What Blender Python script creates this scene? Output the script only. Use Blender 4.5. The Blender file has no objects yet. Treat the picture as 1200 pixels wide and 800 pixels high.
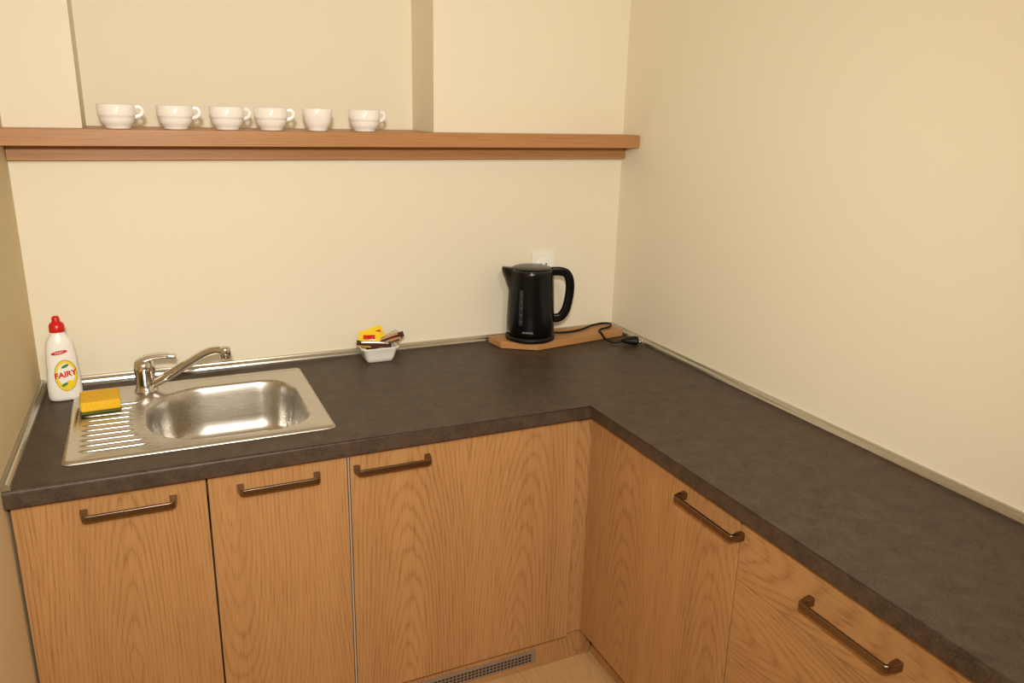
import bpy, bmesh, math, random
from mathutils import Vector, Matrix, Euler
random.seed(4)
sc=bpy.context.scene
FLOOR=-0.76; CEIL=1.74; W=1.638; D2=0.424; FRONT=-4.2
SK=.022   # left wall is slightly out of square
def WL(y): return -W+SK*y
col=sc.collection

# ---------------- materials ----------------
def newmat(name):
    m=bpy.data.materials.new(name); m.use_nodes=True
    nt=m.node_tree; b=nt.nodes["Principled BSDF"]
    return m,nt,b
def setc(b,c,rough=.5,metal=0,spec=.5,coat=0):
    b.inputs["Base Color"].default_value=(*c,1); b.inputs["Roughness"].default_value=rough
    b.inputs["Metallic"].default_value=metal; b.inputs["Specular IOR Level"].default_value=spec
    b.inputs["Coat Weight"].default_value=coat
def srgb(r,g,b):
    f=lambda v:(v/255/12.92 if v/255<=.04045 else ((v/255+.055)/1.055)**2.4)
    return (f(r),f(g),f(b))
def plain(name,c,rough=.5,metal=0,spec=.5,coat=0,nscale=40,namt=.04,bump=0):
    m,nt,b=newmat(name); setc(b,c,rough,metal,spec,coat)
    tc=nt.nodes.new("ShaderNodeTexCoord"); n=nt.nodes.new("ShaderNodeTexNoise"); n.inputs["Scale"].default_value=nscale
    n.inputs["Detail"].default_value=4
    nt.links.new(tc.outputs["Object"],n.inputs["Vector"])
    mr=nt.nodes.new("ShaderNodeMix"); mr.data_type='RGBA'
    mr.inputs[6].default_value=(*[v*(1-namt) for v in c],1); mr.inputs[7].default_value=(*[min(1,v*(1+namt)) for v in c],1)
    nt.links.new(n.outputs["Fac"],mr.inputs[0]); nt.links.new(mr.outputs[2],b.inputs["Base Color"])
    if bump:
        bp=nt.nodes.new("ShaderNodeBump"); bp.inputs["Strength"].default_value=bump; bp.inputs["Distance"].default_value=.002
        nt.links.new(n.outputs["Fac"],bp.inputs["Height"]); nt.links.new(bp.outputs["Normal"],b.inputs["Normal"])
    return m
def wood(name,axis,light,dark,rings=125,rough=.42,leaf=.31,tilt=.13,line=.25,pore=.36,fine=.9):
    """plain-sawn veneer: hyperbolic growth rings around a tilted pith, plus pores"""
    m,nt,b=newmat(name); setc(b,light,rough,0,.35)
    L=nt.links.new; N=nt.nodes.new
    def math_(op,a,b_=None,c=None,clamp=False):
        q=N("ShaderNodeMath"); q.operation=op; q.use_clamp=clamp
        for i,v in enumerate((a,b_,c)):
            if v is None: continue
            if isinstance(v,(int,float)): q.inputs[i].default_value=v
            else: L(v,q.inputs[i])
        return q.outputs[0]
    tc=N("ShaderNodeTexCoord"); oi=N("ShaderNodeObjectInfo")
    rnd=oi.outputs["Random"]
    sx=N("ShaderNodeSeparateXYZ"); L(tc.outputs["Object"],sx.inputs[0])
    o=[sx.outputs[i] for i in range(3)]
    al=o[axis]; ot=[o[i] for i in range(3) if i!=axis]
    ac=math_('ADD',ot[0],ot[1])
    ac=math_('MULTIPLY_ADD',rnd,7.3,ac)
    al=math_('MULTIPLY_ADD',rnd,3.1,al)
    cv=N("ShaderNodeCombineXYZ"); L(ac,cv.inputs[0]); L(al,cv.inputs[1]); L(rnd,cv.inputs[2])
    def noise(sa,sl,det,rough_=.5):
        q=N("ShaderNodeMapping"); q.inputs["Scale"].default_value=(sa,sl,1); L(cv.outputs[0],q.inputs["Vector"])
        n=N("ShaderNodeTexNoise"); n.inputs["Scale"].default_value=1; n.inputs["Detail"].default_value=det; n.inputs["Roughness"].default_value=rough_
        L(q.outputs[0],n.inputs["Vector"]); return n.outputs["Fac"]
    w1=noise(2,.9,1); w2=noise(9,2.5,2); w3=noise(80,5,3)
    acw=math_('MULTIPLY_ADD',math_('SUBTRACT',w1,.5),.12,ac)
    acw=math_('MULTIPLY_ADD',math_('SUBTRACT',w2,.5),.012,acw)
    u=math_('SUBTRACT',math_('FRACT',math_('DIVIDE',acw,leaf)),.5)
    u=math_('MULTIPLY',u,leaf)
    d=math_('MULTIPLY',math_('PINGPONG',al,1.3),tilt)
    d=math_('MULTIPLY_ADD',math_('SUBTRACT',w2,.5),.015,d); d=math_('ADD',d,.006)
    r=math_('SQRT',math_('ADD',math_('MULTIPLY',u,u),math_('MULTIPLY',d,d)))
    r=math_('MULTIPLY_ADD',math_('SUBTRACT',w3,.5),.007,r)
    fr=math_('FRACT',math_('MULTIPLY',r,rings))
    cr=N("ShaderNodeValToRGB"); e=cr.color_ramp.elements
    e[0].position=0; e[0].color=(.4,.4,.4,1); e[1].position=1; e[1].color=(.45,.45,.45,1)
    for ps,v in((.15,.12),(.5,.0),(.72,.35),(.86,1),):
        x=e.new(ps); x.color=(v,v,v,1)
    L(fr,cr.inputs["Fac"])
    pn=noise(420*fine,10,2); r2=N("ShaderNodeMapRange"); r2.inputs[1].default_value=.44; r2.inputs[2].default_value=.66; L(pn,r2.inputs[0])
    pr=math_('MULTIPLY',r2.outputs[0],math_('MULTIPLY_ADD',cr.outputs["Color"],.55,.5))
    s=math_('MULTIPLY',cr.outputs["Color"],math_('MULTIPLY',noise(6,1,1),line*2))
    s=math_('MULTIPLY_ADD',pr,pore,s)
    s=math_('MULTIPLY_ADD',noise(22,.6,3),.42,s)
    s=math_('SUBTRACT',s,.14,None,True)
    mx=N("ShaderNodeMix"); mx.data_type='RGBA'; mx.inputs[6].default_value=(*light,1); mx.inputs[7].default_value=(*dark,1)
    L(s,mx.inputs[0]); L(mx.outputs[2],b.inputs["Base Color"])
    bp=N("ShaderNodeBump"); bp.inputs["Strength"].default_value=.1; bp.inputs["Distance"].default_value=.001; bp.invert=True
    L(pr,bp.inputs["Height"]); L(bp.outputs["Normal"],b.inputs["Normal"])
    return m
OL=srgb(184,138,88); OD=srgb(122,78,42)
M_oakZ=wood("oak_vertical",2,OL,OD)
M_oakY=wood("oak_horizontal_y",1,OL,OD)
M_shelf=wood("oak_shelf",0,srgb(184,134,86),srgb(130,84,46),rings=160,leaf=.2,tilt=.03,line=.12,pore=.28)
M_board=wood("beech_board",0,srgb(190,140,86),srgb(146,98,54),leaf=.2,tilt=.05,line=.12)
M_floor=wood("floor_laminate",1,srgb(206,166,112),srgb(160,116,68),line=.2,rough=.35)
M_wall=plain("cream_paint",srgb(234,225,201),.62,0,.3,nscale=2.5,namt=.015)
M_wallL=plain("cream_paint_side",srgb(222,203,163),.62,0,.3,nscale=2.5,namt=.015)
M_ceil=plain("ceiling_paint",srgb(240,236,225),.8)
M_dark=plain("carcass_dark",srgb(60,42,26),.7)
M_edge=plain("edge_strip",srgb(205,200,190),.35,.5)
M_trim=plain("trim_alu",srgb(188,183,172),.24,.9,nscale=60,namt=.03)
M_white=plain("white_plastic",srgb(240,238,228),.3,0,.5)
M_porc=plain("porcelain",srgb(245,241,232),.14,0,.6,.4)
M_black=plain("black_plastic",srgb(7,7,8),.25,0,.3,0)
M_black2=plain("black_rubber",srgb(12,11,11),.5,0,.3)
M_grey=plain("grey_window",srgb(48,50,54),.15)
M_chrome=plain("chrome",srgb(215,211,205),.12,1)
M_nickel=plain("bronzed_nickel",srgb(140,122,106),.27,1,nscale=90)
M_vent=plain("vent_metal",srgb(165,160,150),.4,.7)
M_red=plain("red_cap",srgb(205,25,18),.3)
M_yel=plain("yellow_label",srgb(244,208,40),.4)
M_green=plain("green_label",srgb(60,130,50),.4)
M_spY=plain("sponge_yellow",srgb(238,184,40),.9,nscale=260,namt=.25,bump=.8)
M_spG=plain("sponge_scourer",srgb(90,100,40),.95,nscale=500,namt=.3,bump=.8)
M_brown=plain("wrapper_brown",srgb(70,34,22),.3)
M_tan=plain("wrapper_tan",srgb(175,135,85),.35)
M_silver=plain("wrapper_silver",srgb(205,201,195),.25,.6)
M_lampglass=plain("lamp_glass",srgb(250,246,236),.4)

def steel():
    m,nt,b=newmat("brushed_steel"); setc(b,srgb(204,200,193),.27,1)
    tc=nt.nodes.new("ShaderNodeTexCoord"); mp=nt.nodes.new("ShaderNodeMapping"); mp.inputs["Scale"].default_value=(8,600,600)
    n=nt.nodes.new("ShaderNodeTexNoise"); n.inputs["Scale"].default_value=1; n.inputs["Detail"].default_value=2
    nt.links.new(tc.outputs["Object"],mp.inputs[0]); nt.links.new(mp.outputs[0],n.inputs["Vector"])
    r=nt.nodes.new("ShaderNodeMapRange"); r.inputs[3].default_value=.22; r.inputs[4].default_value=.34
    nt.links.new(n.outputs["Fac"],r.inputs[0]); nt.links.new(r.outputs[0],b.inputs["Roughness"])
    return m
M_steel=steel()
def counter():
    m,nt,b=newmat("countertop_laminate"); setc(b,srgb(78,68,58),.46,0,.32)
    N=nt.nodes.new; L=nt.links.new
    tc=N("ShaderNodeTexCoord")
    n=N("ShaderNodeTexNoise"); n.inputs["Scale"].default_value=26; n.inputs["Detail"].default_value=9; n.inputs["Roughness"].default_value=.75; n.inputs["Distortion"].default_value=.6
    n2=N("ShaderNodeTexNoise"); n2.inputs["Scale"].default_value=280; n2.inputs["Detail"].default_value=3
    L(tc.outputs["Object"],n.inputs["Vector"]); L(tc.outputs["Object"],n2.inputs["Vector"])
    a=N("ShaderNodeMath"); a.operation='MULTIPLY_ADD'; a.inputs[1].default_value=.65; L(n2.outputs["Fac"],a.inputs[0]); L(n.outputs["Fac"],a.inputs[2])
    cr=N("ShaderNodeValToRGB"); e=cr.color_ramp.elements
    e[0].position=.60; e[0].color=(*srgb(54,42,34),1); e[1].position=1.04; e[1].color=(*srgb(86,70,56),1)
    L(a.outputs[0],cr.inputs["Fac"]); L(cr.outputs["Color"],b.inputs["Base Color"])
    bp=N("ShaderNodeBump"); bp.inputs["Strength"].default_value=.15; bp.inputs["Distance"].default_value=.001
    L(a.outputs[0],bp.inputs["Height"]); L(bp.outputs["Normal"],b.inputs["Normal"])
    return m
M_counter=counter()

# ---------------- helpers ----------------
def empty(name,loc):
    e=bpy.data.objects.new(name,None); e.location=loc; e.empty_display_size=.05; col.objects.link(e); return e
def par(o,p):
    if p is not None:
        o.parent=p
        o.matrix_parent_inverse=(Matrix.LocRotScale(p.location,p.rotation_euler,None)).inverted()
def mesh(name,vs,fs,mat,p=None,smooth=False):
    me=bpy.data.meshes.new(name); me.from_pydata([tuple(v) for v in vs],[],fs)
    bm=bmesh.new(); bm.from_mesh(me); bmesh.ops.recalc_face_normals(bm,faces=bm.faces); bm.to_mesh(me); bm.free()
    if smooth:
        for f in me.polygons: f.use_smooth=True
    o=bpy.data.objects.new(name,me); col.objects.link(o)
    if mat: me.materials.append(mat)
    par(o,p); return o
def bev(o,w,seg=3):
    m=o.modifiers.new("bevel",'BEVEL'); m.width=w; m.segments=seg; m.limit_method='ANGLE'; m.angle_limit=math.radians(40); m.harden_normals=False
    for f in o.data.polygons: f.use_smooth=True
    w=o.modifiers.new("wn",'WEIGHTED_NORMAL'); w.keep_sharp=False
BF=[(0,1,3,2),(4,6,7,5),(0,4,5,1),(2,3,7,6),(0,2,6,4),(1,5,7,3)]
def box(name,x0,x1,y0,y1,z0,z1,mat,p=None,b=0):
    vs=[(x,y,z) for x in(x0,x1) for y in(y0,y1) for z in(z0,z1)]
    o=mesh(name,vs,BF,mat,p)
    if b: bev(o,b)
    return o
def prism(name,pts,z0,z1,mat,p=None,b=0):
    n=len(pts); vs=[(x,y,z0) for x,y in pts]+[(x,y,z1) for x,y in pts]
    fs=[tuple(range(n)),tuple(range(n,2*n))]+[(i,(i+1)%n,n+(i+1)%n,n+i) for i in range(n)]
    o=mesh(name,vs,fs,mat,p)
    if b: bev(o,b)
    return o
def loft(name,rings,mat,p=None,cap=True,smooth=True):
    n=len(rings[0]); vs=[v for r in rings for v in r]; fs=[]
    for i in range(len(rings)-1):
        for j in range(n):
            k=(j+1)%n
            fs.append((i*n+j,i*n+k,(i+1)*n+k,(i+1)*n+j))
    if cap: fs.append(tuple(range(n-1,-1,-1))); fs.append(tuple((len(rings)-1)*n+j for j in range(n)))
    return mesh(name,vs,fs,mat,p,smooth)
def lathe(name,prof,c,mat,p=None,n=48,cap=True):
    return loft(name,[[(c[0]+r*math.cos(2*math.pi*j/n),c[1]+r*math.sin(2*math.pi*j/n),c[2]+z) for j in range(n)] for r,z in prof],mat,p,cap)
def catmull(P,k=8):
    P=[Vector(q) for q in P]; out=[]
    for i in range(len(P)-1):
        a=P[max(i-1,0)];b=P[i];c=P[i+1];d=P[min(i+2,len(P)-1)]
        for t in range(k):
            u=t/k; out.append(.5*((2*b)+(c-a)*u+(2*a-5*b+4*c-d)*u*u+(3*b-a-3*c+d)*u**3))
    out.append(P[-1]); return out
def sweep(name,path,sec,mat,p=None,up=Vector((0,0,1)),scale=None,smooth=True):
    path=[Vector(q) for q in path]; rings=[]
    for i,q in enumerate(path):
        t=(path[min(i+1,len(path)-1)]-path[max(i-1,0)]).normalized()
        s=t.cross(up)
        s=s.normalized() if s.length>1e-4 else Vector((1,0,0))
        u=s.cross(t).normalized()
        k=scale(i/(len(path)-1)) if scale else 1
        k=k if isinstance(k,tuple) else (k,k)
        rings.append([q+s*a*k[0]+u*b*k[1] for a,b in sec])
    return loft(name,rings,mat,p,True,smooth)
def circ(r,n=16,r2=None):
    return [(r*math.cos(2*math.pi*i/n),(r2 or r)*math.sin(2*math.pi*i/n)) for i in range(n)]
def rrect(a,b,r,n=5):
    out=[]
    for cx,cy,s in((a-r,b-r,0),(-a+r,b-r,1),(-a+r,-b+r,2),(a-r,-b+r,3)):
        for i in range(n+1):
            t=math.pi/2*(s+i/n); out.append((cx+r*math.cos(t),cy+r*math.sin(t)))
    return out

# ---------------- room ----------------
T=.12; RC=.19; XL=WL(FRONT)-T
box("wall_right",0,T,FRONT,RC+T,FLOOR,CEIL,M_wall)
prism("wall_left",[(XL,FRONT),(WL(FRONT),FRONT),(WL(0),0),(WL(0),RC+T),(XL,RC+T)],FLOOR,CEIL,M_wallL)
box("wall_front",XL,T,FRONT-T,FRONT,FLOOR,CEIL,M_wall)
box("floor",XL,T,FRONT-T,RC+T,FLOOR-.1,FLOOR,M_floor)
box("ceiling",XL,T,FRONT-T,RC+T,CEIL,CEIL+.1,M_ceil)
nx0,nx1=-1.479,-.617; zn=.60
def backwall():
    bm=bmesh.new()
    def bx(x0,x1,y0,y1,z0,z1):
        v=[bm.verts.new((x,y,z)) for x in(x0,x1) for y in(y0,y1) for z in(z0,z1)]
        for f in BF: bm.faces.new([v[i] for i in f])
    bx(-W,0,0,RC+T,FLOOR,zn); bx(-W,nx0,0,RC+T,zn,CEIL); bx(nx1,0,0,RC+T,zn,CEIL); bx(nx0,nx1,RC,RC+T,zn,CEIL)
    me=bpy.data.meshes.new("wall_back"); bmesh.ops.recalc_face_normals(bm,faces=bm.faces); bm.to_mesh(me); bm.free()
    o=bpy.data.objects.new("wall_back",me); me.materials.append(M_wall); col.objects.link(o)
backwall()

# ---------------- shelf ----------------
sh=empty("wall_shelf",(-W/2,0,.6))
e=.0012
prism("shelf_top",[(WL(-.07)+e,-.0705),(-e,-.0705),(-e,-e),(nx1-e,-e),(nx1-e,RC-e),(nx0+e,RC-e),(nx0+e,-e),(WL(0)+e,-e)],.6012,.6175,M_shelf,sh)
prism("shelf_front",[(WL(-.095)+e,-.097),(-e,-.097),(-e,-.071),(WL(-.07)+e,-.071)],.581,.6178,M_shelf,sh,.0012)
prism("shelf_underside",[(WL(-.07)+e,-.0705),(-e,-.0705),(-e,-e),(WL(0)+e,-e)],.583,.6008,M_shelf,sh)
prism("shelf_cleat",[(WL(-.02)+e,-.022),(-e,-.022),(-e,-e),(WL(0)+e,-e)],.545,.5825,M_shelf,sh,.001)

# ---------------- countertop ----------------
YE=-2.25
def countertop():
    pts=[(WL(0)+.001,-.001),(WL(-.6)+.001,-.6),(-D2,-.6),(-D2,YE),(-.001,YE),(-.001,-.001)]
    bm=bmesh.new()
    lo=[bm.verts.new((x,y,-.038)) for x,y in pts]; hi=[bm.verts.new((x,y,0)) for x,y in pts]; n=len(pts)
    bm.faces.new(lo[::-1]); bm.faces.new(hi)
    for i in range(n): bm.faces.new([lo[i],lo[(i+1)%n],hi[(i+1)%n],hi[i]])
    bm.edges.ensure_lookup_table()
    def e(a,b): return bm.edges.get([a,b])
    es=[e(hi[1],hi[2]),e(hi[2],hi[3]),e(hi[3],hi[4])]
    bmesh.ops.bevel(bm,geom=es,offset=.009,segments=5,affect='EDGES',profile=.5)
    es=[ed for ed in bm.edges if all(abs(v.co.z+.038)<1e-5 for v in ed.verts) and (all(abs(v.co.y+.6)<1e-4 for v in ed.verts) or all(abs(v.co.x+D2)<1e-4 for v in ed.verts))]
    bmesh.ops.bevel(bm,geom=es,offset=.004,segments=3,affect='EDGES',profile=.5)
    bmesh.ops.recalc_face_normals(bm,faces=bm.faces)
    me=bpy.data.meshes.new("countertop"); bm.to_mesh(me); bm.free()
    o=bpy.data.objects.new("countertop",me); me.materials.append(M_counter); col.objects.link(o)
    c=box("cut",-1.54,-1.045,-.505,-.10,-.1,.05,None)
    m=o.modifiers.new("b",'BOOLEAN'); m.object=c; m.solver='EXACT'; m.operation='DIFFERENCE'
    dg=bpy.context.evaluated_depsgraph_get(); dg.update()
    nm=bpy.data.meshes.new_from_object(o.evaluated_get(dg)); o.modifiers.clear(); o.data=nm; nm.name="countertop"
    bpy.data.objects.remove(c)
    bpy.context.view_layer.update()
countertop()

def trimprof():
    return [(0,0),(.0150,0),(.0150,.0035),(.0135,.0075),(.0105,.0115),(.0075,.0135),(.0060,.0165),(0,.0170)]
def trim(name,a,b,nrm):
    a=Vector(a);b=Vector(b);nrm=Vector(nrm); P=trimprof()
    r=[[q+nrm*(u+.0005)+Vector((0,0,v+.0005)) for u,v in P] for q in(a,b)]
    return loft(name,r,M_trim,None,True,False)
trim("trim_1",(-W+.016,0,0),(-.016,0,0),(0,-1,0))
trim("trim_2",(0,-.001,0),(0,YE,0),(-1,0,0))
trim("trim_3",(WL(0)+.0005,-.001,0),(WL(-.6)+.0005,-.6,0),(1,0,0))

# ---------------- cabinets ----------------
def handle(name,c,along,out,Lh,p):
    c=Vector(c);al=Vector(along);ou=Vector(out)
    h=Lh/2;d=.028;r=.006
    pts=[(-h,0),(-h,.012)]
    for i in range(6):
        t=math.pi-(math.pi/2)*i/5; pts.append((-h+r+r*math.cos(t),d-r+r*math.sin(t)))
    for i in range(6):
        t=math.pi/2-(math.pi/2)*i/5; pts.append((h-r+r*math.cos(t),d-r+r*math.sin(t)))
    pts+=[(h,.012),(h,0)]
    path=[c+al*a+ou*b for a,b in pts]
    sec=rrect(.0064,.0036,.0012,2)
    rings=[]
    z=Vector((0,0,1))
    for i,q in enumerate(path):
        t=(path[min(i+1,len(path)-1)]-path[max(i-1,0)]).normalized()
        u=t.cross(z).normalized()
        w=1.0+ (.3 if i in(0,len(path)-1) else (.15 if i in (1,len(path)-2) else 0))
        rings.append([q+z*a*w+u*b*w*(1.5 if w>1 else 1) for a,b in sec])
    o=loft(name,rings,M_nickel,p,True,False); bev(o,.0006,2); return o
DT=-.044; DB=-.667; Yf=-.58; Xf=-D2+.02
XC=WL(-.58)+.004
cab=empty("kitchen_base_cabinet",(-1.0,-.3,FLOOR))
g=.0018
def fdoor(nm,x0,x1): return box(nm,x0+g,x1-g,Yf,Yf+.018,DB,DT,M_oakZ,cab,.0012)
fdoor("door_sink",XC,-1.306); fdoor("door_narrow",-1.306,-1.0195); fdoor("door_wide",-1.0165,-.447)
box("edge_strip",-1.0195,-1.0165,Yf+.001,Yf+.02,DB,DT,M_edge,cab)
handle("handle_a",(-1.449,Yf,-.077),(1,0,0),(0,-1,0),.158,cab)
handle("handle_b",(-1.165,Yf,-.077),(1,0,0),(0,-1,0),.156,cab)
handle("handle_c",(-.92,Yf,-.077),(1,0,0),(0,-1,0),.162,cab)
box("filler",-.4455,Xf+.004,Yf+.012,Yf+.03,DB,DT,M_oakZ,cab,.001)
yb=Yf+.02; XB=-W+.003
box("carcass_bottom",XB,-.43,yb,-.003,DB,DB+.016,M_dark,cab)
box("carcass_back",XB,-.43,-.012,-.003,DB+.017,-.2,M_dark,cab)
for i,x in enumerate((XB,-1.314,-1.026,-.447)): box("carcass_side_%d"%i,x,x+.016,yb,-.013,DB+.017,-.17 if i in(1,) else DT,M_dark,cab)
box("carcass_rail",XB+.02,-.45,yb,yb+.016,-.09,DT-.001,M_dark,cab)
box("plinth",XB,-.36,-.555,-.54,FLOOR+.001,DB-.001,M_oakZ,cab)
vx0,vx1=-.86,-.53
vz0,vz1=-.738,-.702
box("vent_frame",vx0,vx1,-.559,-.5555,vz0,vz1,M_vent,cab,.001)
nsl=30
for r in range(3):
    for i in range(nsl):
        x=vx0+.012+(vx1-vx0-.024)*(i+.1)/nsl; w=(vx1-vx0-.024)/nsl*.7
        z=vz0+.006+r*.0088
        box("vent_slot",x,x+w,-.5598,-.5588,z,z+.005,M_dark,cab)
def join(objs,name):
    vs=[];fs=[]
    for o in objs:
        k=len(vs); vs+=[v.co.copy() for v in o.data.vertices]; fs+=[tuple(i+k for i in f.vertices) for f in o.data.polygons]
    m=objs[0].data.materials[0]; p=objs[0].parent
    for o in objs: bpy.data.objects.remove(o)
    return mesh(name,vs,fs,m,p)
join([o for o in bpy.data.objects if o.name.startswith("vent_slot")],"vent_slots")

cab2=empty("kitchen_base_cabinet",(-.2,-1.4,FLOOR))
def rdoor(nm,y0,y1,z0,z1,mat): return box(nm,Xf,Xf+.018,y1+g,y0-g,z0+g,z1,mat,cab2,.0012)
box("corner_filler",Xf+.001,Xf+.018,-.625,-.5705,DB,DT,M_oakZ,cab2,.001)
rdoor("door_corner",-.626,-1.128,DB,DT,M_oakZ)
for i,(a,b) in enumerate(((-.172,DT),(-.42,-.172),(DB,-.42))): rdoor("drawer_%d"%i,-1.128,-1.68,a,b,M_oakY)
rdoor("door_end",-1.68,-2.24,DB,DT,M_oakZ)
handle("handle_a",(Xf,-1.045,-.077),(0,1,0),(-1,0,0),.176,cab2)
handle("handle_b",(Xf,-1.40,-.104),(0,1,0),(-1,0,0),.176,cab2)
handle("handle_c",(Xf,-1.40,-.29),(0,1,0),(-1,0,0),.176,cab2)
handle("handle_d",(Xf,-1.40,-.54),(0,1,0),(-1,0,0),.176,cab2)
handle("handle_e",(Xf,-1.80,-.077),(0,1,0),(-1,0,0),.176,cab2)
box("carcass",Xf+.021,-.003,-2.235,-.60,DB,DT,M_dark,cab2)
box("end_panel",Xf,-.003,-2.249,-2.237,FLOOR+.001,DT,M_oakZ,cab2)
box("plinth",Xf+.045,Xf+.06,-2.236,-.562,FLOOR+.001,DB-.001,M_oakZ,cab2)

# ---------------- sink ----------------
sink=empty("kitchen_sink",(-1.29,-.3,0))
sx0,sx1,sy0,sy1=-1.562,-1.027,-.524,-.082
bc=Vector((-1.236,-.316)); bh=(.174,.171)
def sd_bowl(x,y):
    x-=bc.x;y-=bc.y
    r=.135 if x<0 else .09
    qx=abs(x)-bh[0]+r; qy=abs(y)-bh[1]+r
    return math.hypot(max(qx,0),max(qy,0))+min(max(qx,qy),0)-r
cx,cy=(sx0+sx1)/2,(sy0+sy1)/2
def sd_rect(x,y):
    r=.014; qx=abs(x-cx)-(sx1-sx0)/2+r; qy=abs(y-cy)-(sy1-sy0)/2+r
    return math.hypot(max(qx,0),max(qy,0))+min(max(qx,qy),0)-r
def rayhit(f,a,off):
    lo,hi=0,.6
    for _ in range(40):
        m=(lo+hi)/2
        if f(bc.x+m*math.cos(a),bc.y+m*math.sin(a))>-off: hi=m
        else: lo=m
    return lo
angs=[2*math.pi*i/220 for i in range(220)]
for X in(sx0,sx1):
    for Y in(sy0,sy1):
        a0=math.atan2(Y-bc.y,X-bc.x)%(2*math.pi); angs+=[a0+d for d in(-.02,-.01,0,.01,.02)]
angs=sorted(a%(2*math.pi) for a in angs)
rings=[]
for off,z in((0,.0006),(.002,.004),(.006,.0062),(.012,.0062),(.0155,.0035),(.017,.003)):
    rings.append([(bc.x+rayhit(sd_rect,a,off)*math.cos(a),bc.y+rayhit(sd_rect,a,off)*math.sin(a),z) for a in angs])
for off,z in((-.004,.003),(0,.0022),(.003,-.001),(.006,-.008),(.010,-.03),(.016,-.085),(.021,-.108),(.031,-.124),(.045,-.132),(.06,-.135)):
    rings.append([(bc.x+rayhit(sd_bowl,a,off)*math.cos(a),bc.y+rayhit(sd_bowl,a,off)*math.sin(a),z) for a in angs])
base=rings[-1]
for k,z in((.6,-.137),(.35,-.139)):
    rings.append([(bc.x+(v[0]-bc.x)*k,bc.y+(v[1]-bc.y)*k,z) for v in base])
n=len(angs); vs=[v for r in rings for v in r]; fs=[(i*n+j,i*n+(j+1)%n,(i+1)*n+(j+1)%n,(i+1)*n+j) for i in range(len(rings)-1) for j in range(n)]
fs.append(tuple((len(rings)-1)*n+j for j in range(n)))
mesh("sink_basin",vs,fs,M_steel,sink,True)
lathe("sink_drain",[(.0,0),(.034,.0),(.034,.002),(.028,.0025),(.024,.001),(.0,.001)],(bc.x,bc.y,-.1385),M_chrome,sink,32,False)
def ridges():
    vs=[];fs=[]
    for i in range(10):
        y=-.205-i*.029
        xr=-1.40
        while sd_bowl(xr,y)<.020: xr-=.002
        xl=-1.536
        w=.0062; S=14; Q=8
        k=len(vs)
        for s in range(S+1):
            u=s/S; x=xl+(xr-xl)*u; e=min(1,min(u,1-u)*S/1.5)**.5 if 0<u<1 else .02
            for q in range(Q+1):
                t=math.pi*q/Q; vs.append((x,y+w*math.cos(t)*e,.0028+.0036*math.sin(t)*e))
        for s in range(S):
            for q in range(Q):
                a=k+s*(Q+1)+q; fs.append((a,a+1,a+Q+2,a+Q+1))
    mesh("drainer_ridges",vs,fs,M_steel,sink,True)
ridges()

# ---------------- faucet ----------------
fc=(-1.404,-.130,.0032)
fa=empty("kitchen_faucet",fc)
lathe("faucet_body",[(.027,0),(.027,.004),(.023,.007),(.022,.02),(.022,.048),(.023,.052),(.0235,.058),(.022,.070),(.017,.078),(.009,.082),(.001,.083)],fc,M_chrome,fa)
sp=catmull([(fc[0]+.012,fc[1]-.004,.020),(fc[0]+.035,fc[1]-.012,.031),(fc[0]+.088,fc[1]-.032,.066),(fc[0]+.136,fc[1]-.052,.098),(fc[0]+.162,fc[1]-.064,.107),(fc[0]+.182,fc[1]-.074,.105)],8)
sweep("faucet_spout",sp,circ(.0095,16),M_chrome,fa,scale=lambda t:1.3-.3*t)
tip=sp[-1]
lathe("faucet_aerator",[(.0,.014),(.010,.013),(.0125,.010),(.0125,-.006),(.011,-.012),(.011,-.015),(.0,-.015)],(tip.x,tip.y,tip.z-.002),M_chrome,fa,24,False)
lv=catmull([(fc[0]-.014,fc[1]+.002,.074),(fc[0]+.003,fc[1]-.001,.084),(fc[0]+.028,fc[1]-.006,.090),(fc[0]+.055,fc[1]-.012,.090),(fc[0]+.073,fc[1]-.015,.087)],6)
sweep("faucet_lever",lv,rrect(.012,.006,.004,4),M_chrome,fa,scale=lambda t:(1.35-.6*t,1.4-.7*t))

# ---------------- dish soap bottle ----------------
bcx,bcy=-1.577,-.112; BR=.12
bt=empty("dish_soap_bottle",(bcx,bcy,.001))
def sup(a,b,z,e=2.6,n=48,dx=0,rot=BR):
    out=[]
    for i in range(n):
        t=2*math.pi*i/n; c,s=math.cos(t),math.sin(t)
        x=a*math.copysign(abs(c)**(2/e),c)+dx; y=b*math.copysign(abs(s)**(2/e),s)
        out.append((bcx+x*math.cos(rot)-y*math.sin(rot),bcy+x*math.sin(rot)+y*math.cos(rot),z+.001))
    return out
prof=[(.031,.019,0),(.034,.021,.002),(.0355,.0225,.008),(.036,.023,.03),(.0345,.023,.055),(.0325,.022,.08),(.0315,.022,.10),(.030,.021,.122),(.028,.020,.136),(.0235,.0175,.148),(.0175,.0145,.156),(.0145,.0135,.161),(.0135,.0125,.166)]
loft("bottle_body",[sup(a,b,z,2.6 if z<.12 else 2.2) for a,b,z in prof],M_white,bt)
loft("bottle_cap",[sup(r,r,z,2) for r,z in((.016,.164),(.0165,.166),(.016,.180),(.013,.184),(.0088,.187),(.008,.197),(.006,.200),(.001,.2005))],M_red,bt)
def prof_at(z):
    for i in range(len(prof)-1):
        if prof[i][2]<=z<=prof[i+1][2]:
            t=(z-prof[i][2])/(prof[i+1][2]-prof[i][2]); return prof[i][0]*(1-t)+prof[i+1][0]*t,prof[i][1]*(1-t)+prof[i+1][1]*t
    return prof[-1][:2]
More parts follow.
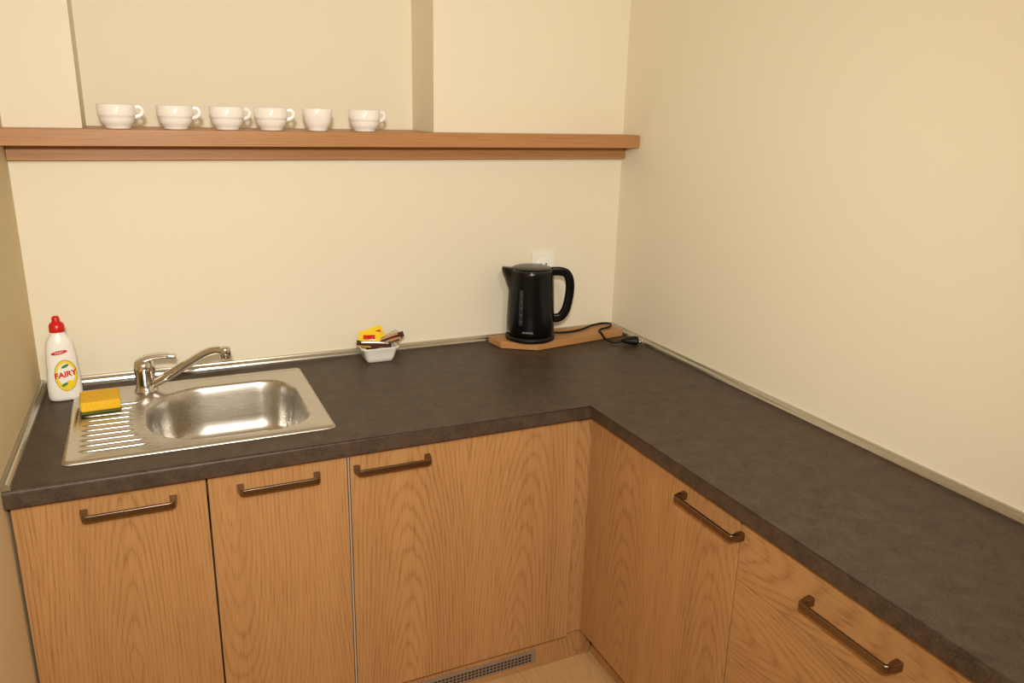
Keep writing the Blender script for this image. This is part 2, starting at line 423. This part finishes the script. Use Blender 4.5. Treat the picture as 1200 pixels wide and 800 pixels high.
def bpt(u,z,lift):
    a,b=prof_at(z); x=max(-a*.98,min(a*.98,u)); y=-(b*(1-abs(x/a)**2.6)**(1/2.6)+lift)
    return (bcx+x*math.cos(BR)-y*math.sin(BR),bcy+x*math.sin(BR)+y*math.cos(BR),z+.001)
def label(nm,mat,u0,z0,ru,rz,lift,tl=0):
    vs=[];fs=[];R_=8;A=32
    vs.append(bpt(u0,z0,lift))
    for r in range(1,R_+1):
        for a in range(A):
            t=2*math.pi*a/A; du=ru*r/R_*math.cos(t); dz=rz*r/R_*math.sin(t)
            vs.append(bpt(u0+du*math.cos(tl)-dz*math.sin(tl),z0+du*math.sin(tl)+dz*math.cos(tl),lift))
    for a in range(A): fs.append((0,1+a,1+(a+1)%A))
    for r in range(R_-1):
        for a in range(A):
            p0=1+r*A+a;p1=1+r*A+(a+1)%A; fs.append((p0,p1,p1+A,p0+A))
    mesh(nm,vs,fs,mat,bt,True)
label("label_ring",M_green,.005,.062,.0235,.038,.0006)
label("label_oval",M_yel,.005,.062,.0225,.0368,.0010)
label("label_center",M_white,.005,.065,.0175,.027,.0014)
label("label_lemon",M_yel,.011,.042,.0085,.008,.0018)
label("label_leaf",M_green,.000,.041,.0075,.0035,.0020,.5)
label("label_leaf_top",M_green,.005,.085,.0085,.0035,.0020,.4)
label("label_band",M_red,-.003,.118,.017,.0045,.0006,.15)
def text(nm,s,size,loc,rot,mat,p,ext=.0002,warp=None,bold=0):
    cu=bpy.data.curves.new(nm,'FONT'); cu.body=s; cu.size=size; cu.extrude=ext; cu.align_x='CENTER'; cu.align_y='CENTER'; cu.offset=bold
    o=bpy.data.objects.new(nm,cu); col.objects.link(o)
    dg=bpy.context.evaluated_depsgraph_get(); me=bpy.data.meshes.new_from_object(o.evaluated_get(dg))
    bpy.data.objects.remove(o)
    o=bpy.data.objects.new(nm,me); col.objects.link(o); me.materials.clear(); me.materials.append(mat)
    if warp:
        for v in me.vertices: v.co=warp(v.co)
    else: me.transform(Matrix.LocRotScale(Vector(loc),Euler(rot),None))
    par(o,p); return o
text("label_text","FAIRY",.0178,None,None,M_red,bt,.0003,lambda c:Vector(bpt(.004+c.x,.065+c.y+c.x*.12,.0022+c.z)),.0006)
text("label_brand","FAIRY",.007,None,None,M_white,bt,.0002,lambda c:Vector(bpt(-.003+c.x,.118+c.y+c.x*.15,.0012+c.z)))

# ---------------- sponge ----------------
spn=empty("kitchen_sponge",(-1.50,-.215,.006))
def sponge(nm,z0,z1,mat,b):
    o=box(nm,-.041,.041,-.043,.043,z0,z1,mat)
    me=o.data; me.transform(Matrix.Translation((-1.500,-.222,0))@Matrix.Rotation(.06,4,'Z'))
    par(o,spn); bev(o,b,3); return o
sponge("scourer",.0072,.0125,M_spG,.002); sponge("foam",.0125,.036,M_spY,.005)

# ---------------- small square dish with sachets ----------------
dc=(-.810,-.070,.0008)
di=empty("square_dish",dc)
def sq(h,z,r): return [(dc[0]+x,dc[1]+y,dc[2]+z) for x,y in rrect(h,h*.85,r,6)]
loft("dish_body",[sq(.034,0,.010),sq(.037,.001,.011),sq(.041,.012,.012),sq(.0485,.036,.012),sq(.0525,.0405,.012),sq(.0525,.0425,.012),sq(.050,.043,.011),sq(.0465,.037,.011),sq(.039,.012,.010),sq(.035,.006,.010)],M_porc,di)
def packet(nm,c,L_,Wd,rx,ry,rz,mat,th=.003,p=di):
    vs=[];fs=[];a=10;b=6
    for s in(1,-1):
        for i in range(a+1):
            for j in range(b+1):
                u=i/a*2-1;v=j/b*2-1
                h=th*(max(0,1-u**4)*max(0,1-v**4))**.7+.0003
                vs.append(Vector((u*L_/2,v*Wd/2,s*h+.003*math.sin(u*2))))
    m=(a+1)*(b+1)
    for k in(0,m):
        for i in range(a):
            for j in range(b):
                q=k+i*(b+1)+j; fs.append((q,q+1,q+b+2,q+b+1))
    M=Matrix.Translation(Vector(dc)+Vector(c))@Euler((rx,ry,rz)).to_matrix().to_4x4()
    return mesh(nm,[M@v for v in vs],fs,mat,p,True)
packet("tea_sachet_1",(-.022,.002,.060),.060,.046,.85,.12,-.25,M_yel,.0018)
packet("tea_sachet_2",(-.004,.016,.064),.060,.046,1.0,-.15,.3,M_yel,.0018)
packet("tea_sachet_3",(-.030,-.014,.052),.05,.03,.5,.3,-.3,M_yel,.0015)
packet("sachet_label",(-.023,-.0005,.066),.032,.012,.85,.12,-.25,M_red,.0028)
packet("sachet_label_2",(-.024,.0,.057),.045,.005,.85,.12,-.25,M_white,.0034)
packet("sachet_label_3",(.000,.012,.074),.026,.008,1.0,-.15,.3,M_red,.0030)
packet("coffee_stick_1",(.016,-.012,.050),.105,.019,.35,-.18,.1,M_brown,.0025)
packet("coffee_stick_2",(.026,.0,.056),.10,.020,.6,-.22,-.2,M_brown,.0025)
packet("coffee_stick_3",(-.016,-.024,.051),.095,.018,.5,.18,-.25,M_brown,.0025)
packet("coffee_stick_4",(.014,-.028,.053),.085,.016,.5,-.1,.25,M_brown,.0025)
packet("sugar_stick_1",(.030,.01,.058),.080,.018,.4,-.2,.35,M_silver,.002)
packet("sugar_stick_2",(.024,-.027,.056),.075,.008,.5,-.12,.1,M_tan,.0025)
packet("sugar_stick_3",(.020,-.006,.061),.075,.008,.6,-.22,-.1,M_tan,.0025)
packet("sugar_stick_4",(-.014,-.026,.056),.075,.006,.5,.16,-.2,M_silver,.0025)
packet("stick_print",(.034,-.012,.056),.022,.008,.5,-.2,.0,M_red,.003)
packet("creamer_1",(.0,.005,.05),.075,.02,.4,.15,.6,M_tan)

# ---------------- cutting board ----------------
prism("cutting_board",[(-.453,-.026),(-.443,-.098),(-.350,-.158),(-.024,-.108),(-.024,-.026)],.001,.022,M_board,None,.002)

# ---------------- kettle ----------------
kc=(-.345,-.092,.0225)
kt=empty("electric_kettle",kc)
ka=math.radians(-22)
def krot(x,y,z): return (kc[0]+x*math.cos(ka)-y*math.sin(ka),kc[1]+x*math.sin(ka)+y*math.cos(ka),kc[2]+z)
lathe("kettle_base",[(.070,0),(.074,.002),(.075,.010),(.073,.014),(.066,.016)],kc,M_black2,kt,64)
n=72; rings=[]
for z,r in((.017,.066),(.019,.070),(.024,.0715),(.05,.0715),(.10,.070),(.15,.0675),(.185,.066),(.20,.0655),(.208,.065),(.211,.063)):
    ring=[]
    s=max(0,min(1,(z-.155)/.05)); s=s*s*(3-2*s)
    for j in range(n):
        t=2*math.pi*j/n; d=abs(t-math.pi)
        k=max(0,1-d/.5); k=k*k*(3-2*k)
        rr=r+.024*s*k
        ring.append(krot(rr*math.cos(t),rr*math.sin(t),z+.006*s*k))
    rings.append(ring)
loft("kettle_body",rings,M_black,kt)
lathe("kettle_lid",[(.062,.2105),(.061,.214),(.052,.2175),(.02,.219),(.0,.2195)],kc,M_black,kt,64,False)
lathe("lid_seam",[(.0635,.209),(.0645,.2115),(.0625,.2125)],kc,M_grey,kt,64,False)
hp=catmull([krot(.052,0,.204),krot(.085,0,.205),krot(.106,0,.195),krot(.115,0,.165),krot(.112,0,.12),krot(.103,0,.085),krot(.088,0,.066),krot(.066,0,.062)],8)
hd=Vector((math.sin(ka),-math.cos(ka),0))
sweep("kettle_handle",hp,rrect(.013,.0085,.006,4),M_black,kt,up=hd)
def window():
    vs=[];fs=[];A=6;Z=10; t0=math.radians(-140)
    for i in range(Z+1):
        z=.055+.105*i/Z; r=.0712-(.004*max(0,(z-.05)/.15))+.0012
        for j in range(A+1):
            t=t0+(j/A-.5)*.17; vs.append((kc[0]+r*math.cos(t),kc[1]+r*math.sin(t),kc[2]+z))
    for i in range(Z):
        for j in range(A): q=i*(A+1)+j; fs.append((q,q+1,q+A+2,q+A+1))
    mesh("water_window",vs,fs,M_grey,kt,True)
    vs=[];fs=[]
    for m in range(5):
        z=.066+.02*m
        t=t0+.02; r=.0735-.004*max(0,(z-.05)/.15)
        for dt in(-.03,.03):
            for dz in(0,.0014): vs.append((kc[0]+r*math.cos(t+dt),kc[1]+r*math.sin(t+dt),kc[2]+z+dz))
        q=4*m; fs.append((q,q+1,q+3,q+2))
    mesh("level_marks",vs,fs,M_silver,kt)
window()
tl=math.radians(-122)
text("kettle_logo","AURORA",.008,(kc[0]+.0725*math.cos(tl),kc[1]+.0725*math.sin(tl),kc[2]+.034),(math.pi/2,0,tl+math.pi/2),M_silver,kt)
cord=catmull([(-.275,-.085,.030),(-.22,-.088,.0265),(-.16,-.075,.026),(-.10,-.045,.027),(-.055,-.035,.027),(-.035,-.05,.027),(-.06,-.08,.0265),(-.105,-.10,.027),(-.118,-.13,.026),(-.115,-.155,.012),(-.10,-.175,.006),(-.075,-.19,.012)],8)
sweep("power_cord",cord,circ(.0034,10),M_black2,kt)
pl=[Vector((-.08,-.188,.013)),Vector((-.068,-.195,.014)),Vector((-.048,-.206,.015)),Vector((-.036,-.213,.015))]
sweep("power_plug",catmull(pl,4),circ(.014,16,.011),M_black2,kt,scale=lambda t:.45+.78*min(1,t*1.6))
dv=(pl[-1]-pl[-2]).normalized(); sd=dv.cross(Vector((0,0,1)))
for k in(-1,1):
    a=pl[-1]+sd*k*.007; sweep("plug_pin_%d"%(k+1),[a-dv*.004,a+dv*.014],circ(.0022,8),M_chrome,kt)

# ---------------- wall outlet ----------------
ol=empty("wall_outlet",(-.265,0,.225))
box("outlet_plate",-.303,-.228,-.009,-.0005,.187,.266,M_white,ol,.003)
o=lathe("outlet_recess",[(.022,0),(.0215,.001),(.018,.0012),(.0,.0013)],(0,0,0),M_porc,ol,32,False)
o.data.transform(Matrix.Translation((-.2655,-.0092,.228))@Matrix.Rotation(math.pi/2,4,'X'))
for k in(-1,1):
    o=lathe("outlet_hole_%d"%(k+1),[(.003,0),(.003,.0006),(.0,.0006)],(0,0,0),M_dark,ol,12,False)
    o.data.transform(Matrix.Translation((-.2655+k*.0095,-.0104,.228))@Matrix.Rotation(math.pi/2,4,'X'))

# ---------------- cups ----------------
ZS=.6186
def cup(x,y,rot,style=0):
    e=empty("coffee_cup",(x,y,ZS))
    R0=.0408 if style==0 else .0385; H=.054
    if style==0:
        pr=[(.022,.003),(.0235,.0),(.027,0),(.0275,.003),(.028,.005),(.033,.010),(.0365,.016),(.0378,.023),(.0380,.0265),(.0402,.0285),(.0407,.032),(R0+.0003,H-.001),(R0-.0005,H),(R0-.0025,H-.001),(R0-.003,.034),(.035,.024),(.030,.013),(.018,.008),(.0,.007)]
    else:
        pr=[(.018,.003),(.020,.0),(.024,0),(.0245,.003),(.025,.006),(.030,.012),(.034,.022),(.0365,.036),(.0385,H-.001),(.038,H),(.0355,H-.001),(.0335,.036),(.031,.022),(.026,.013),(.016,.008),(.0,.007)]
    pr=[(.0,.003)]+pr
    lathe("cup_body",pr,(x,y,ZS),M_porc,e,48,False)
    def hx(u,z): return (x+u*math.cos(rot),y+u*math.sin(rot),ZS+z)
    hp=catmull([hx(R0-.004,.0475),hx(R0+.006,.0485),hx(R0+.0125,.044),hx(R0+.013,.036),hx(R0+.006,.029),hx(R0-.004,.0265)],6)
    sweep("cup_handle",hp,rrect(.0045,.0026,.002,3),M_porc,e,up=Vector((math.sin(rot),-math.cos(rot),0)))
for x,rot,s in((-1.403,0,0),(-1.279,-.1,0),(-1.163,.05,0),(-1.059,-.15,0),(-.945,1.9,1),(-.824,.05,0)):
    cup(x,-.048,rot,s)

# ---------------- lights ----------------
LX,LY=-1.05,-2.75
lp=empty("ceiling_lamp",(LX,LY,CEIL))
lathe("lamp_plate",[(.0,-.001),(.2,-.001),(.2,-.03),(.19,-.035),(.0,-.035)],(LX,LY,CEIL),M_lampglass,lp,48,False)
def area(nm,loc,tgt,size,power,c):
    l=bpy.data.lights.new(nm,'AREA'); l.shape='DISK'; l.size=size; l.energy=power; l.color=c
    o=bpy.data.objects.new(nm,l); col.objects.link(o); o.location=loc
    o.rotation_euler=(Vector(tgt)-Vector(loc)).to_track_quat('-Z','Y').to_euler(); return o
area("ceiling_light",(LX,LY,CEIL-.06),(-.9,-1.0,0),.36,25,(1,.91,.78))
# photographer's flash, just above the camera
fl=bpy.data.lights.new("camera_flash",'SPOT'); fl.energy=112; fl.color=(1,.95,.88); fl.spot_size=math.radians(110); fl.spot_blend=1; fl.shadow_soft_size=.05
fo=bpy.data.objects.new("camera_flash",fl); col.objects.link(fo); fo.location=(-1.40,-2.20,.90)
fo.rotation_euler=(Vector((-.74,-.1,.18))-Vector(fo.location)).to_track_quat('-Z','Y').to_euler()

# ---------------- world, camera ----------------
w=bpy.data.worlds.new("World"); sc.world=w; w.use_nodes=True
w.node_tree.nodes["Background"].inputs[0].default_value=(1,.9,.75,1); w.node_tree.nodes["Background"].inputs[1].default_value=.3
a,b,c=1.28575,-.02394,-.43206
Rm=Matrix.Rotation(c,4,'Z')@Matrix.Rotation(b,4,'Y')@Matrix.Rotation(a,4,'X')
cd=bpy.data.cameras.new("camera"); cam=bpy.data.objects.new("camera",cd); col.objects.link(cam)
cam.matrix_world=Matrix.Translation((-1.36862,-2.14529,.68094))@Rm
cd.sensor_width=36; cd.lens=.92466*1000/1200*36; cd.clip_start=.02
sc.camera=cam
for o in bpy.data.objects:
    if o.parent is None: o.location.z+=-FLOOR
sc.view_settings.view_transform='Standard'; sc.view_settings.look='None'; sc.view_settings.exposure=0
